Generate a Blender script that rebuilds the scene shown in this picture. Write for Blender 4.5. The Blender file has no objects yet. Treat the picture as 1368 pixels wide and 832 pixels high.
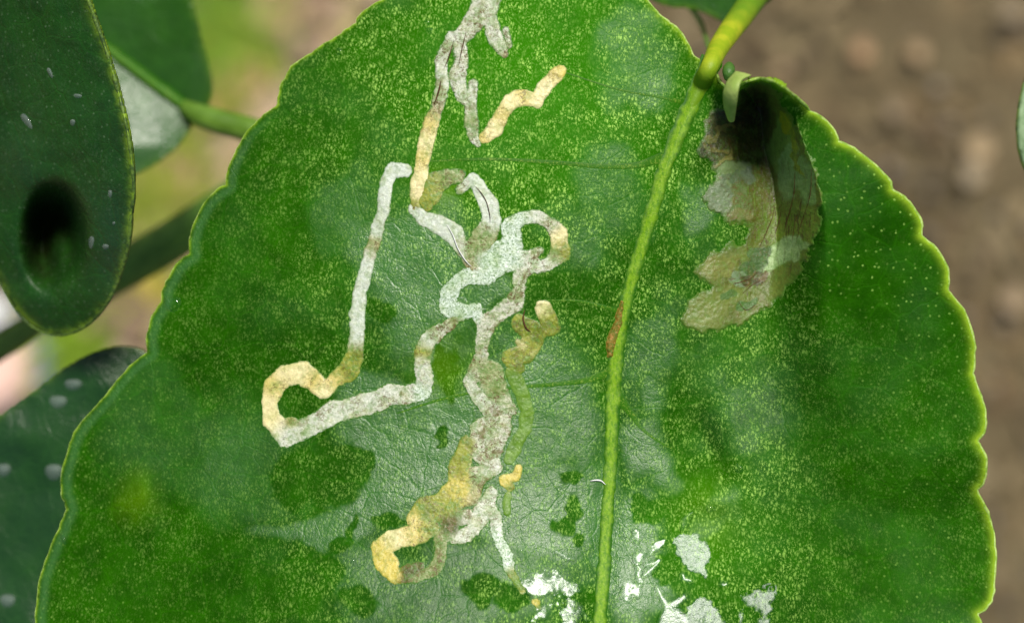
import bpy, bmesh, math, random
import numpy as np
R = math.radians
rng = np.random.default_rng(7)
random.seed(7)
scene = bpy.context.scene
C = scene.collection

# ------------------------------------------------------------------ camera, world, sun, exposure
# one Blender unit is one centimetre: a leaf some seven centimetres across seen from 13 cm above
scene.unit_settings.scale_length = 0.01
D = 13.0                     # lens to leaf, cm
W = 7.4                      # width of the sharp plane in view, cm
K = W / 1368.0
cam_data = bpy.data.cameras.new('camera')
cam = bpy.data.objects.new('camera', cam_data); C.objects.link(cam)
cam.location = (0, 0, D)
cam.rotation_euler = (0, 0, 0)
cam_data.sensor_width = 36.0
cam_data.lens = 36.0 * D / W
cam_data.clip_start = 0.1
cam_data.clip_end = 20000.0
cam_data.dof.use_dof = True
cam_data.dof.focus_distance = D - 0.15
cam_data.dof.aperture_fstop = cam_data.lens * 1e-3 / 0.26
scene.camera = cam

SUN_DIR = np.array([0.15, 0.47, 0.87]); SUN_DIR /= np.linalg.norm(SUN_DIR)
world = bpy.data.worlds.new('World'); scene.world = world; world.use_nodes = True
wn = world.node_tree.nodes
bg = wn['Background']
sky = wn.new('ShaderNodeTexSky'); sky.sky_type = 'NISHITA'; sky.sun_disc = False
sky.sun_elevation = math.asin(SUN_DIR[2]); sky.sun_rotation = math.atan2(SUN_DIR[0], SUN_DIR[1])
sky.dust_density = 3.0; sky.air_density = 1.0
world.node_tree.links.new(sky.outputs[0], bg.inputs[0]); bg.inputs[1].default_value = 0.058
sun_data = bpy.data.lights.new('sun', 'SUN'); sun_data.energy = 3.3; sun_data.angle = R(14); sun_data.color = (1.0, 0.95, 0.86)
sun = bpy.data.objects.new('sun', sun_data); C.objects.link(sun)
from mathutils import Vector
sun.rotation_euler = Vector(SUN_DIR).to_track_quat('Z', 'Y').to_euler()
vs = scene.view_settings
vs.view_transform = 'Standard'; vs.look = 'None'; vs.exposure = 0.35; vs.gamma = 1.0; vs.use_curve_mapping = False

# ------------------------------------------------------------------ small maths
def place(u, v, z):
    """A traced point (u right, v down) at height z above the sharp plane -> position in cm."""
    s = K * (D - z) / D
    return np.stack([(u - 684.0) * s, -(v - 416.0) * s, z + 0 * u], -1)

_lat = rng.random((256, 256))
def noise(u, v, scale, seed=0):
    x = np.asarray(u) / scale + seed * 17.31; y = np.asarray(v) / scale + seed * 7.77
    xi = np.floor(x).astype(int); yi = np.floor(y).astype(int)
    fx = x - xi; fy = y - yi
    fx = fx * fx * (3 - 2 * fx); fy = fy * fy * (3 - 2 * fy)
    a = _lat[xi % 256, yi % 256]; b = _lat[(xi + 1) % 256, yi % 256]
    c = _lat[xi % 256, (yi + 1) % 256]; d = _lat[(xi + 1) % 256, (yi + 1) % 256]
    return (a * (1 - fx) + b * fx) * (1 - fy) + (c * (1 - fx) + d * fx) * fy * 1.0 - 0.5
def fbm(u, v, scale, seed=0):
    return noise(u, v, scale, seed) + 0.5 * noise(u, v, scale / 2, seed + 1) + 0.25 * noise(u, v, scale / 4, seed + 2)
def sstep(a, b, x):
    t = np.clip((x - a) / (b - a), 0, 1); return t * t * (3 - 2 * t)

def poly_near(u, v, poly, closed=True, R_=1e9):
    """unsigned distance and nearest point to a polyline, inside flag when closed"""
    P = np.asarray(poly, float); n = len(P)
    d = np.full(u.shape, 1e9); nu = np.array(u, float); nv = np.array(v, float)
    ins = np.zeros(u.shape, bool)
    for i in range(n if closed else n - 1):
        a = P[i]; b = P[(i + 1) % n]
        if closed and a[1] != b[1]:
            c = (a[1] > v) != (b[1] > v)
            xs = a[0] + (v - a[1]) / (b[1] - a[1]) * (b[0] - a[0])
            ins ^= c & (u < xs)
        ab = b - a; L = ab @ ab + 1e-12
        if R_ < 1e8:
            m = (u > min(a[0], b[0]) - R_) & (u < max(a[0], b[0]) + R_) & (v > min(a[1], b[1]) - R_) & (v < max(a[1], b[1]) + R_)
            if not m.any(): continue
            uu, vv = u[m], v[m]
        else:
            m = slice(None); uu, vv = u, v
        t = np.clip(((uu - a[0]) * ab[0] + (vv - a[1]) * ab[1]) / L, 0, 1)
        pu = a[0] + t * ab[0]; pv = a[1] + t * ab[1]
        dd = np.hypot(uu - pu, vv - pv)
        cur = d[m]; k = dd < cur
        cur = np.where(k, dd, cur); d[m] = cur
        nu[m] = np.where(k, pu, nu[m]); nv[m] = np.where(k, pv, nv[m])
    return d, nu, nv, ins

def chaikin(P, n=1, closed=True):
    P = np.asarray(P, float)
    for _ in range(n):
        Q = np.roll(P, -1, 0) if closed else P[1:]
        A = P if closed else P[:-1]
        N = np.empty((2 * len(A), 2)); N[0::2] = A * .75 + Q * .25; N[1::2] = A * .25 + Q * .75
        P = N if closed else np.vstack([P[:1], N, P[-1:]])
    return P
def curve(P, n):
    """Catmull-Rom through control rows (any number of columns), n samples"""
    P = np.asarray(P, float); P = np.vstack([2 * P[0] - P[1], P, 2 * P[-1] - P[-2]])
    t = np.linspace(0, len(P) - 3 - 1e-6, n); i = t.astype(int); f = (t - i)[:, None]
    a, b, c, d = P[i], P[i + 1], P[i + 2], P[i + 3]
    return 0.5 * (2 * b + (c - a) * f + (2 * a - 5 * b + 4 * c - d) * f ** 2 + (3 * b - a - 3 * c + d) * f ** 3)

# ------------------------------------------------------------------ objects
def make_obj(name, co, quads, mat, parent=None, attrs=None, cols=None, smooth=True):
    me = bpy.data.meshes.new(name)
    quads = np.asarray(quads, np.int32)
    me.vertices.add(len(co)); me.vertices.foreach_set('co', np.asarray(co, np.float32).ravel())
    n = quads.shape[1]
    me.loops.add(quads.size); me.loops.foreach_set('vertex_index', quads.ravel())
    me.polygons.add(len(quads)); me.polygons.foreach_set('loop_start', np.arange(0, quads.size, n, dtype=np.int32))
    me.polygons.foreach_set('use_smooth', np.full(len(quads), smooth))
    me.update(calc_edges=True)
    for k, a in (attrs or {}).items():
        me.attributes.new(k, 'FLOAT', 'POINT').data.foreach_set('value', np.asarray(a, np.float32).ravel())
    for k, a in (cols or {}).items():
        a = np.asarray(a, np.float32)
        if a.shape[1] == 3: a = np.hstack([a, np.ones((len(a), 1), np.float32)])
        me.attributes.new(k, 'FLOAT_COLOR', 'POINT').data.foreach_set('color', a.ravel())
    me.materials.append(mat)
    o = bpy.data.objects.new(name, me); C.objects.link(o)
    if parent: o.parent = parent
    return o
def tag(o, label, cat, group=None):
    o['label'] = label; o['category'] = cat
    if group: o['group'] = group
    return o
def thing(name, label, cat, group=None):
    o = bpy.data.objects.new(name, None); C.objects.link(o); o.empty_display_size = 0.2
    return tag(o, label, cat, group)

def compact(keep, cells):
    idx = -np.ones(keep.shape, np.int64).ravel(); k = keep.ravel(); idx[k] = np.arange(k.sum())
    return idx[cells]
def grid_cells(ny, nx):
    i = np.arange(ny * nx).reshape(ny, nx)
    return np.stack([i[1:, :-1], i[1:, 1:], i[:-1, 1:], i[:-1, :-1]], -1).reshape(-1, 4)

def sheet(name, outline, zfn, us, vs_, mat, parent, attrfn=None, thick=0.03):
    """a solid sheet with an exact outline: a grid snapped to its border"""
    u, v = np.meshgrid(us, vs_)
    d, nu, nv, ins = poly_near(u, v, outline, True, 60)
    sp = (us[1] - us[0])
    keep = ins | (d < 0.8 * sp)
    out = keep & ~ins
    u = np.where(out, nu, u); v = np.where(out, nv, v)
    cells = grid_cells(*u.shape); kk = keep.ravel()
    cells = cells[kk[cells].all(1)]
    used = np.zeros(keep.size, bool); used[cells] = True
    used = used.reshape(keep.shape)
    cells = compact(used, cells)
    U, V = u[used], v[used]; dd = np.where(out[used], 0, np.minimum(d[used], 60))
    co = place(U, V, zfn(U, V))
    o = make_obj(name, co, cells, mat, parent, attrfn(U, V, dd) if attrfn else None)
    m = o.modifiers.new('thickness', 'SOLIDIFY'); m.thickness = thick; m.offset = -1
    return o

def capsules(u, v, nodes, soft=3.0):
    """signed distance to a chain of tapering strokes, and blended node colours"""
    dmin = np.full(u.shape, 1e9); cs = np.zeros(u.shape + (7,)); wsum = np.zeros(u.shape)
    for ch in nodes:
        if len(ch) == 1: ch = [ch[0], ch[0]]
        for a, b in zip(ch[:-1], ch[1:]):
            ax, ay, ar, ac = a; bx, by, br, bc = b
            dx, dy = bx - ax, by - ay; L = dx * dx + dy * dy + 1e-9
            t = np.clip(((u - ax) * dx + (v - ay) * dy) / L, 0, 1)
            d = np.hypot(u - ax - t * dx, v - ay - t * dy) - (ar + t * (br - ar))
            dmin = np.minimum(dmin, d)
            w = np.exp(-np.clip(d, -40, 40) / soft)
            cs += w[..., None] * (np.array(TONES[ac]) * (1 - t)[..., None] + np.array(TONES[bc]) * t[..., None])
            wsum += w
    return dmin, cs / (wsum[..., None] + 1e-12)

def strip(name, ctrl, zfn, hgt, mat, parent, n=120, m=14, dip=0.006):
    """a raised rib along a curve on the leaf; ctrl rows are u, v, half width"""
    P = curve(ctrl, n); T = np.gradient(P[:, :2], axis=0); T /= np.linalg.norm(T, axis=1)[:, None] + 1e-9
    N = np.stack([-T[:, 1], T[:, 0]], 1)
    w = np.linspace(-1, 1, m)
    hw = np.maximum(P[:, 2], 0.3)
    U = P[:, 0][:, None] + N[:, 0][:, None] * w * hw[:, None]
    V = P[:, 1][:, None] + N[:, 1][:, None] * w * hw[:, None]
    U = U + np.minimum(3.0, .25 * hw.max()) * fbm(U, V, 11, 31) * np.abs(w)
    Z = zfn(U, V) + hgt * (hw / hw.max())[:, None] * (1 - w ** 2) ** 0.8 - dip * np.abs(w) ** 4
    co = place(U, V, Z).reshape(-1, 3)
    cells = grid_cells(n, m)[:, ::-1]
    return make_obj(name, co, cells, mat, parent, {'side': np.repeat(np.abs(w)[None], n, 0), 'along': np.repeat(np.linspace(0, 1, n)[:, None], m, 1)})

def tube(name, ctrl, mat, parent, n=40, m=12, twist=0.0):
    """round stem; ctrl rows are u, v, z, radius in cm"""
    P = curve(ctrl, n)
    X = place(P[:, 0], P[:, 1], P[:, 2]); r = np.maximum(P[:, 3], 1e-4)
    T = np.gradient(X, axis=0); T /= np.linalg.norm(T, axis=1)[:, None] + 1e-9
    A = np.cross(T, [0.1, 0.2, 1.0]); A /= np.linalg.norm(A, axis=1)[:, None] + 1e-9
    B = np.cross(T, A); th = np.linspace(0, 2 * math.pi, m, endpoint=False)
    co = X[:, None] + r[:, None, None] * (np.cos(th)[None, :, None] * A[:, None] + np.sin(th)[None, :, None] * B[:, None])
    i = np.arange(n * m).reshape(n, m); j = np.roll(i, -1, 1)
    cells = np.stack([i[:-1], j[:-1], j[1:], i[1:]], -1).reshape(-1, 4)
    co = co.reshape(-1, 3)
    co = np.vstack([co, X[:1] - T[:1] * r[0] * .5, X[-1:] + T[-1:] * r[-1] * .5])
    s, e = n * m, n * m + 1
    k = np.arange(m); k2 = (k + 1) % m
    caps = np.vstack([np.stack([k2, k, np.full(m, s), np.full(m, s)], 1)[:, :4], ])
    tri1 = np.stack([k2, k, np.full(m, s)], 1); tri2 = np.stack([(n - 1) * m + k, (n - 1) * m + k2, np.full(m, e)], 1)
    me = bpy.data.meshes.new(name); me.from_pydata(co.tolist(), [], cells.tolist() + tri1.tolist() + tri2.tolist())
    me.shade_smooth(); me.materials.append(mat)
    o = bpy.data.objects.new(name, me); C.objects.link(o)
    if parent: o.parent = parent
    return o

# ------------------------------------------------------------------ materials
class NT:
    def __init__(s, name):
        s.m = bpy.data.materials.new(name); s.m.use_nodes = True; s.t = s.m.node_tree; s.n = s.t.nodes; s.n.clear()
        s.out = s.n.new('ShaderNodeOutputMaterial')
        s.pos = s.n.new('ShaderNodeTexCoord').outputs['Object']
    def set(s, sock, val):
        if isinstance(val, bpy.types.NodeSocket): s.t.links.new(val, sock)
        elif isinstance(val, (tuple, list)): sock.default_value = tuple(val) + ((1,) if len(val) == 3 and len(sock.default_value) == 4 else ())
        else: sock.default_value = val
    def attr(s, name, out='Fac'):
        a = s.n.new('ShaderNodeAttribute'); a.attribute_name = name; return a.outputs[out]
    def math(s, op, a, b=0.5, c=0.0, clamp=False):
        m = s.n.new('ShaderNodeMath'); m.operation = op; m.use_clamp = clamp
        s.set(m.inputs[0], a); s.set(m.inputs[1], b); s.set(m.inputs[2], c); return m.outputs[0]
    def mul(s, *a):
        r = a[0]
        for b in a[1:]: r = s.math('MULTIPLY', r, b)
        return r
    def rng(s, x, a, b, c=0.0, d=1.0):
        m = s.n.new('ShaderNodeMapRange'); m.interpolation_type = 'SMOOTHSTEP'
        s.set(m.inputs[0], x)
        for i, q in enumerate((a, b, c, d)): s.set(m.inputs[i + 1], q)
        return m.outputs[0]
    def mix(s, f, a, b):
        m = s.n.new('ShaderNodeMix'); m.data_type = 'RGBA'
        s.set(m.inputs[0], f); s.set(m.inputs[6], a); s.set(m.inputs[7], b); return m.outputs[2]
    def noise(s, scale, detail=3.0, rough=0.55, vec=None, dist=0.0, out=0):
        t = s.n.new('ShaderNodeTexNoise'); s.set(t.inputs['Vector'], vec or s.pos)
        t.inputs['Scale'].default_value = scale; t.inputs['Detail'].default_value = detail; t.inputs['Roughness'].default_value = rough
        t.inputs['Distortion'].default_value = dist
        return t.outputs[out]
    def voro(s, scale, vec=None, out='Distance', feature='F1'):
        t = s.n.new('ShaderNodeTexVoronoi'); t.voronoi_dimensions = '2D'; t.feature = feature
        s.set(t.inputs['Vector'], vec or s.pos); t.inputs['Scale'].default_value = scale
        return t.outputs[out] if out else t
    def warp(s, amp, scale, vec=None, detail=2.0):
        nz = s.noise(scale, detail, vec=vec, out=1)
        a = s.n.new('ShaderNodeVectorMath'); a.operation = 'SUBTRACT'; s.set(a.inputs[0], nz); a.inputs[1].default_value = (.5, .5, .5)
        b = s.n.new('ShaderNodeVectorMath'); b.operation = 'SCALE'; s.set(b.inputs[0], a.outputs[0]); b.inputs[3].default_value = amp
        c = s.n.new('ShaderNodeVectorMath'); c.operation = 'ADD'; s.set(c.inputs[0], vec or s.pos); s.set(c.inputs[1], b.outputs[0])
        return c.outputs[0]
    def mapping(s, scale=(1, 1, 1), rot=(0, 0, 0), vec=None):
        m = s.n.new('ShaderNodeMapping'); s.set(m.inputs[0], vec or s.pos); m.inputs['Scale'].default_value = scale; m.inputs['Rotation'].default_value = rot
        return m.outputs[0]
    def bump(s, h, strength=0.3, dist=0.01, nrm=None):
        b = s.n.new('ShaderNodeBump'); s.set(b.inputs['Height'], h); s.set(b.inputs['Strength'], strength); b.inputs['Distance'].default_value = dist
        if nrm: s.set(b.inputs['Normal'], nrm)
        return b.outputs[0]
    def bsdf(s, col, rough=0.5, spec=0.5, nrm=None, coat=0.0, coat_rough=0.1, trans=0.0, trans_col=None, sub=0.0):
        p = s.n.new('ShaderNodeBsdfPrincipled')
        s.set(p.inputs['Base Color'], col); s.set(p.inputs['Roughness'], rough); s.set(p.inputs['Specular IOR Level'], spec)
        s.set(p.inputs['Coat Weight'], coat); s.set(p.inputs['Coat Roughness'], coat_rough)
        if nrm: s.set(p.inputs['Normal'], nrm); s.set(p.inputs['Coat Normal'], nrm)
        r = p.outputs[0]
        if not (isinstance(trans, float) and trans == 0):
            t = s.n.new('ShaderNodeBsdfTranslucent'); s.set(t.inputs[0], trans_col or col)
            if nrm: s.set(t.inputs[1], nrm)
            x = s.n.new('ShaderNodeMixShader'); s.set(x.inputs[0], trans); s.set(x.inputs[1], r); s.set(x.inputs[2], t.outputs[0]); r = x.outputs[0]
        return r
    def done(s, sh): s.t.links.new(sh, s.out.inputs[0]); return s.m

def blade_material(name, dark, mid, fleck_col, trans=0.25, rough=(0.52, 0.33), spec=0.68, dry_spec=.03, sheen_col=(.082, .26, .055), simple=False):
    m = NT(name)
    big = m.noise(.9, 4, .6); med = m.noise(5.5, 4, .6)
    f = m.rng(m.math('ADD', m.mul(big, .6), m.mul(med, .5)), .36, .76)
    col = m.mix(f, dark, mid)
    col = m.mix(m.mul(m.attr('painted_light'), m.rng(m.noise(3.5, 4, .6), .3, .6, .8, 1)), col, tuple(c * 1.9 for c in mid))
    fl = m.attr('fleck'); sh = m.attr('sheen'); ed = m.attr('edge'); ye = m.attr('yellow')
    # pale oil glands: small irregular flecks, thick in some places and thin in others
    st = m.mapping((1.25, .72, 1), (0, 0, R(12)))
    w1 = m.warp(.05, 22, st, detail=3)
    v1 = m.voro(38, w1, None)
    s1 = m.rng(v1.outputs['Distance'], m.mul(v1.outputs['Color'], .70), m.mul(v1.outputs['Color'], .12))
    dens = m.mul(m.rng(m.noise(9, 4, .65), .38, .60, .2, 1.0), m.rng(m.noise(1.6, 3), .35, .65, .45, 1.0))
    w2 = m.warp(.04, 30, st)
    v2 = m.voro(72, w2, None)
    s2 = m.rng(v2.outputs['Distance'], m.mul(v2.outputs['Color'], .60), m.mul(v2.outputs['Color'], .05))
    s3 = m.rng(m.noise(75, 2, .5, w1, .6), .60, .70)
    v4 = m.voro(12.5, m.warp(.05, 5), None)
    s4 = m.rng(v4.outputs['Distance'], .14, .05, 0, .6)
    fm = m.math('MAXIMUM', m.mul(s1, dens), m.mul(s2, dens, .8))
    fm = m.math('MAXIMUM', fm, m.mul(s3, dens, .6))
    fm = m.math('MAXIMUM', m.mul(fm, fl), m.mul(s4, v4.outputs['Color'], m.attr('gland')))
    fcol = m.mix(m.noise(30, 1), fleck_col, tuple(min(1, c * 1.5 + .03) for c in fleck_col))
    col = m.mix(m.mul(fm, .82), col, fcol)
    ve = m.voro(3.4, m.warp(.16, 4), feature='DISTANCE_TO_EDGE'); ve2 = m.voro(9, m.warp(.08, 9), feature='DISTANCE_TO_EDGE')
    net = m.math('MAXIMUM', m.rng(ve, .05, .0, 0, .13), m.rng(ve2, .07, .0, 0, .07))
    col = m.mix(net, col, tuple(c * 2.0 for c in mid))
    # soft sheen of sky and sun painted into the colour as a greyish tint
    col = m.mix(m.mul(sh, .46), col, sheen_col)
    col = m.mix(m.mul(ye, .8), col, (.17, .38, .004))
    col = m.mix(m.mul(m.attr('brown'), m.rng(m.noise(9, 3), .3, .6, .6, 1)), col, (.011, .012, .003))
    edn = m.mul(ed, m.math('MAXIMUM', m.rng(m.noise(11, 3, .6), .35, .62, .15, 1), m.attr('rim')))
    col = m.mix(edn, col, (.56, .88, .05))  # pale margin, with backlit glow painted in stronger on the right
    h = m.math('ADD', m.mul(m.noise(60, 3, .6), .6), m.mul(fm, .25))
    h = m.math('ADD', m.math('ADD', h, m.mul(m.noise(12, 2), 1.2)), m.mul(net, -2.2))
    nb = m.bump(h, .55, .012)
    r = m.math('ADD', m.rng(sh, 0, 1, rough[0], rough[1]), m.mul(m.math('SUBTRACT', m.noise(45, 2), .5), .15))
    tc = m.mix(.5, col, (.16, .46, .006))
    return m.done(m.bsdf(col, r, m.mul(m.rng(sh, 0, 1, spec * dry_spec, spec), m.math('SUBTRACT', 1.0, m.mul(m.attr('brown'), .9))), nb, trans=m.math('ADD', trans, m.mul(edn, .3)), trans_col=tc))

def plain(name, c1, c2, scale=8, rough=.45, spec=.4, bump=.3, trans=0.0, dist=.02, stretch=(1, 1, 1)):
    m = NT(name); v = m.mapping(stretch)
    n1 = m.noise(scale, 4, .6, v)
    col = m.mix(m.rng(n1, .35, .65), c1, c2)
    return m.done(m.bsdf(col, rough, spec, m.bump(m.noise(scale * 3, 3, .6, v), bump, dist), trans=trans))

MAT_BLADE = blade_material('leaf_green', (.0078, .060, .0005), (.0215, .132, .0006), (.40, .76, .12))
MAT_DARK = blade_material('leaf_dark_green', (.006, .048, .004), (.015, .085, .006), (.12, .20, .10), trans=.05, rough=(.42, .30), spec=.7, dry_spec=.3, sheen_col=(.014, .040, .016))
MAT_BACK = blade_material('leaf_mid_green', (.014, .075, .003), (.028, .13, .005), (.14, .26, .04), trans=.12, rough=(.4, .25), dry_spec=.5, sheen_col=(.05, .13, .05))
MAT_PALE = plain('leaf_underside', (.26, .42, .20), (.38, .55, .30), 10, .5, .4, trans=.25)
MAT_YELLOW_FLAP = plain('curled_underside', (.34, .50, .10), (.46, .60, .16), 10, .5, .4, trans=.3)
MAT_TWIG = plain('green_bark', (.09, .21, .028), (.15, .32, .045), 4, .5, .3)
def petiole_material():
    m = NT('petiole_yellow_green')
    xyz = m.n.new('ShaderNodeSeparateXYZ'); m.set(xyz.inputs[0], m.pos); y = m.math('ADD', xyz.outputs[1], m.mul(m.math('SUBTRACT', m.noise(6, 3), .5), .22))
    v = m.mapping((1, .35, 1), (0, 0, R(-35)))
    col = m.mix(m.rng(m.noise(7, 4, .6), .35, .65), (.38, .55, .014), (.58, .66, .03))
    col = m.mix(m.rng(y, 1.62, 1.92, 1, 0), col, (.19, .38, .012))
    col = m.mix(m.rng(y, 2.12, 2.42, 0, .85), col, (.14, .34, .015))
    return m.done(m.bsdf(col, .48, .4, m.bump(m.noise(22, 4, .65), .4, .015), trans=.3))
MAT_PETIOLE = petiole_material()
MAT_STEM = plain('young_stem_green', (.09, .19, .015), (.14, .27, .03), 4, .4, .5, trans=.1)
MAT_BUD = plain('bud_green', (.03, .10, .012), (.06, .16, .02), 10, .5, .4)
MAT_BROWN = plain('frass_brown', (.05, .025, .008), (.12, .06, .02), 40, .7, .2)
MAT_FIBRE = plain('white_fibre', (.7, .72, .7), (.8, .8, .78), 30, .5, .4)

def rib_material(name, c_mid, c_dark, c_edge, speck):
    m = NT(name)
    sp = m.rng(m.noise(40, 3, .65, m.mapping((1.3, .5, 1))), .40, .68)
    col = m.mix(m.mul(sp, speck), c_mid, c_dark)
    pale = m.rng(m.noise(64, 2, .6, m.warp(.04, 20)), .54, .62)
    col = m.mix(m.mul(pale, .35), col, (.40, .55, .08))
    col = m.mix(m.rng(m.math('ADD', m.attr('side'), m.mul(m.math('SUBTRACT', m.noise(16, 3), .5), 1.1)), .25, .95), col, c_edge)
    return m.done(m.bsdf(col, .48, .16, m.bump(m.noise(45, 3, .6), .25, .010), trans=.2))
MAT_RIB = rib_material('midrib_green', (.20, .40, .009), (.08, .24, .004), (.024, .13, .001), .9)
MAT_VEIN = rib_material('vein_green', (.045, .18, .003), (.030, .145, .002), (.021, .125, .001), .9)

def mine_material():
    m = NT('mined_epidermis')
    col = m.attr('tone', 'Color'); bub = m.attr('bubble'); fr = m.attr('frass'); rot = m.attr('streak')
    w = m.warp(.03, 25)
    # mottled film of lifted cuticle: multiplied, so that every tone keeps its own hue
    def tint(f, c):
        x = m.n.new('ShaderNodeMix'); x.data_type = 'RGBA'; x.blend_type = 'MULTIPLY'
        m.set(x.inputs[0], f); m.set(x.inputs[6], col); m.set(x.inputs[7], c); return x.outputs[2]
    vary = m.attr('vary')
    col = tint(m.mul(m.rng(m.noise(15, 4, .7), .42, .70), vary), (.62, .66, .36))
    col = tint(m.mul(m.rng(m.noise(7, 4, .65, m.warp(.05, 10)), .48, .66), vary, .8), (.42, .60, .25))
    col = tint(m.rng(m.noise(40, 3, .7), .40, .70, 0, .5), (.72, .74, .66))
    col = m.mix(m.mul(m.rng(m.noise(17, 4, .7, m.warp(.05, 14)), .50, .59), vary, .62), col, (.11, .25, .035))
    col = m.mix(m.mul(m.rng(m.noise(12, 5, .75, m.warp(.06, 9)), .53, .61), m.rng(fr, .05, .9), .75), col, (.15, .105, .025))
    def squiggle(scale, width, vec, detail=3):
        return m.rng(m.math('ABSOLUTE', m.math('SUBTRACT', m.noise(scale, detail, .6, vec), .5)), width, width * .35)
    # wandering threads: green gaps between bubbles, brown frass, dark specks
    green = m.math('MAXIMUM', squiggle(42, .030, w), m.rng(m.noise(60, 2, .6), .58, .64))
    col = m.mix(m.mul(green, bub, .75), col, (.085, .22, .03))
    patch = m.rng(m.noise(9, 3, .6), .42, .60, .05, 1)
    thread = m.math('MAXIMUM', squiggle(21, .024, m.warp(.04, 18)), m.rng(m.noise(48, 3, .65), .585, .64))
    col = m.mix(m.mul(thread, patch, m.rng(fr, .03, .7), .95), col, (.105, .068, .016))
    cells = green
    lines = m.rng(m.noise(12, 4, .65, m.mapping((5.5, .5, 1), (0, 0, R(-14)), m.warp(.06, 6))), .55, .60)
    col = m.mix(m.mul(lines, rot, .85), col, (.075, .06, .015))
    lines2 = m.rng(m.noise(11, 3, .6, m.mapping((5, .5, 1), (0, 0, R(-8)), m.warp(.06, 5))), .55, .66)
    col = m.mix(m.mul(lines2, rot, .8), col, (.10, .20, .012))
    col = m.mix(m.rng(m.math('ADD', m.attr('deep'), m.mul(m.math('SUBTRACT', m.noise(30, 3, .6), .5), .6)), .0, .42, .6, 0), col, (.075, .20, .018))
    # frayed border: living green shows between shreds of film, and here and there inside
    fray = m.math('SUBTRACT', m.noise(58, 3, .65, m.warp(.03, 30)), m.math('ADD', m.rng(m.attr('deep'), 0, .8, .40, .80), m.rng(bub, .1, .5, .14, 0)))
    col = m.mix(m.rng(fray, -.03, .06), col, (.045, .165, .006))
    h = m.math('ADD', m.noise(38, 4, .7, w), m.mul(cells, bub, .5))
    nb = m.bump(h, .4, .010)
    return m.done(m.bsdf(col, .36, .38, nb, trans=.12))
MAT_MINE = mine_material()

def scar_material():
    m = NT('scar_brown')
    col = m.mix(m.rng(m.noise(30, 3, .7), .4, .6), (.20, .13, .012), (.11, .14, .010))
    col = m.mix(m.rng(m.noise(55, 2), .56, .66), col, (.36, .20, .05))
    return m.done(m.bsdf(col, .6, .3, m.bump(m.noise(40, 3), .7, .015)))
MAT_SCAR = scar_material()

def water_material(name, rough, haze, bump):
    """thin water: clear sheet that mirrors the sky by its Fresnel reflection"""
    m = NT(name)
    nb = m.bump(m.noise(26, 4, .6), bump, .01)
    fre = m.n.new('ShaderNodeFresnel'); fre.inputs[0].default_value = 1.36; m.set(fre.inputs[1], nb)
    g = m.n.new('ShaderNodeBsdfAnisotropic') if False else m.n.new('ShaderNodeBsdfGlossy')
    m.set(g.inputs['Roughness'], rough); m.set(g.inputs['Normal'], nb); g.inputs[0].default_value = (.86, .9, .92, 1)
    t = m.n.new('ShaderNodeBsdfTransparent'); t.inputs[0].default_value = (.96, .985, .96, 1)
    x = m.n.new('ShaderNodeMixShader'); m.set(x.inputs[0], m.math('MINIMUM', fre.outputs[0], .16 if 'bead' in name or 'drop' in name else .6)); m.set(x.inputs[1], t.outputs[0]); m.set(x.inputs[2], g.outputs[0])
    sh = x.outputs[0]
    if haze > 0 and name == 'water_drop':
        d = m.n.new('ShaderNodeBsdfDiffuse'); d.inputs[0].default_value = (.62, .72, .70, 1)  # pale diffuse painted in for the sky's reflection on the drops
        y = m.n.new('ShaderNodeMixShader'); y.inputs[0].default_value = .16; m.set(y.inputs[1], sh); m.set(y.inputs[2], d.outputs[0]); sh = y.outputs[0]
    elif haze > 0:
        d = m.n.new('ShaderNodeBsdfDiffuse'); d.inputs[0].default_value = (.56, .66, .56, 1)
        y = m.n.new('ShaderNodeMixShader'); m.set(y.inputs[0], m.mul(m.rng(m.noise(30, 5, .75, m.warp(.05, 14)), .44, .56, 0, haze), m.rng(m.noise(7, 3), .35, .6, .25, 1))); m.set(y.inputs[1], sh); m.set(y.inputs[2], d.outputs[0]); sh = y.outputs[0]
    return m.done(sh)
MAT_WATER = water_material('water_clear', .2, .0, .2)
MAT_WATER_DULL = water_material('water_silvery', .26, .36, .35)
MAT_WATER_FAINT = water_material('water_faint', .3, .3, .3)
MAT_DROP = water_material('water_bead', .05, .0, .0)
MAT_DROP_DULL = water_material('water_drop', .06, .42, .0)

# ------------------------------------------------------------------ the main leaf: outline, relief
MIDRIB = np.array([(952, 78, 15), (943, 98, 15), (928, 130, 14), (906, 180, 13), (886, 232, 12), (866, 300, 12), (848, 360, 12), (835, 410, 12),
          (826, 455, 13), (821, 500, 14), (818, 550, 14), (816, 610, 12), (812, 680, 12), (807, 750, 13), (801, 832, 14), (795, 930, 13), (790, 1100, 11), (786, 1280, 6), (784, 1390, 2)], float)
LEFT = [(511, 0), (498, 6), (486, 14), (477, 23), (474, 29), (464, 38), (454, 46), (441, 54), (428, 62), (408, 73), (390, 87), (379, 107), (371, 124), (370, 138),
        (350, 156), (335, 170), (321, 187), (312, 208), (304, 228), (300, 245), (287, 255), (274, 267), (261, 292), (253, 318), (251, 338), (240, 348), (230, 361),
        (217, 385), (213, 402), (203, 420), (198, 435), (196, 450), (195, 470), (174, 489), (162, 501), (134, 534), (105, 567), (91, 596), (83, 629), (80, 657), (87, 680),
        (77, 709), (63, 742), (54, 770), (48, 803), (46, 832), (48, 880), (70, 960), (130, 1050), (250, 1150), (430, 1260), (620, 1350), (784, 1402)]
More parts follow.
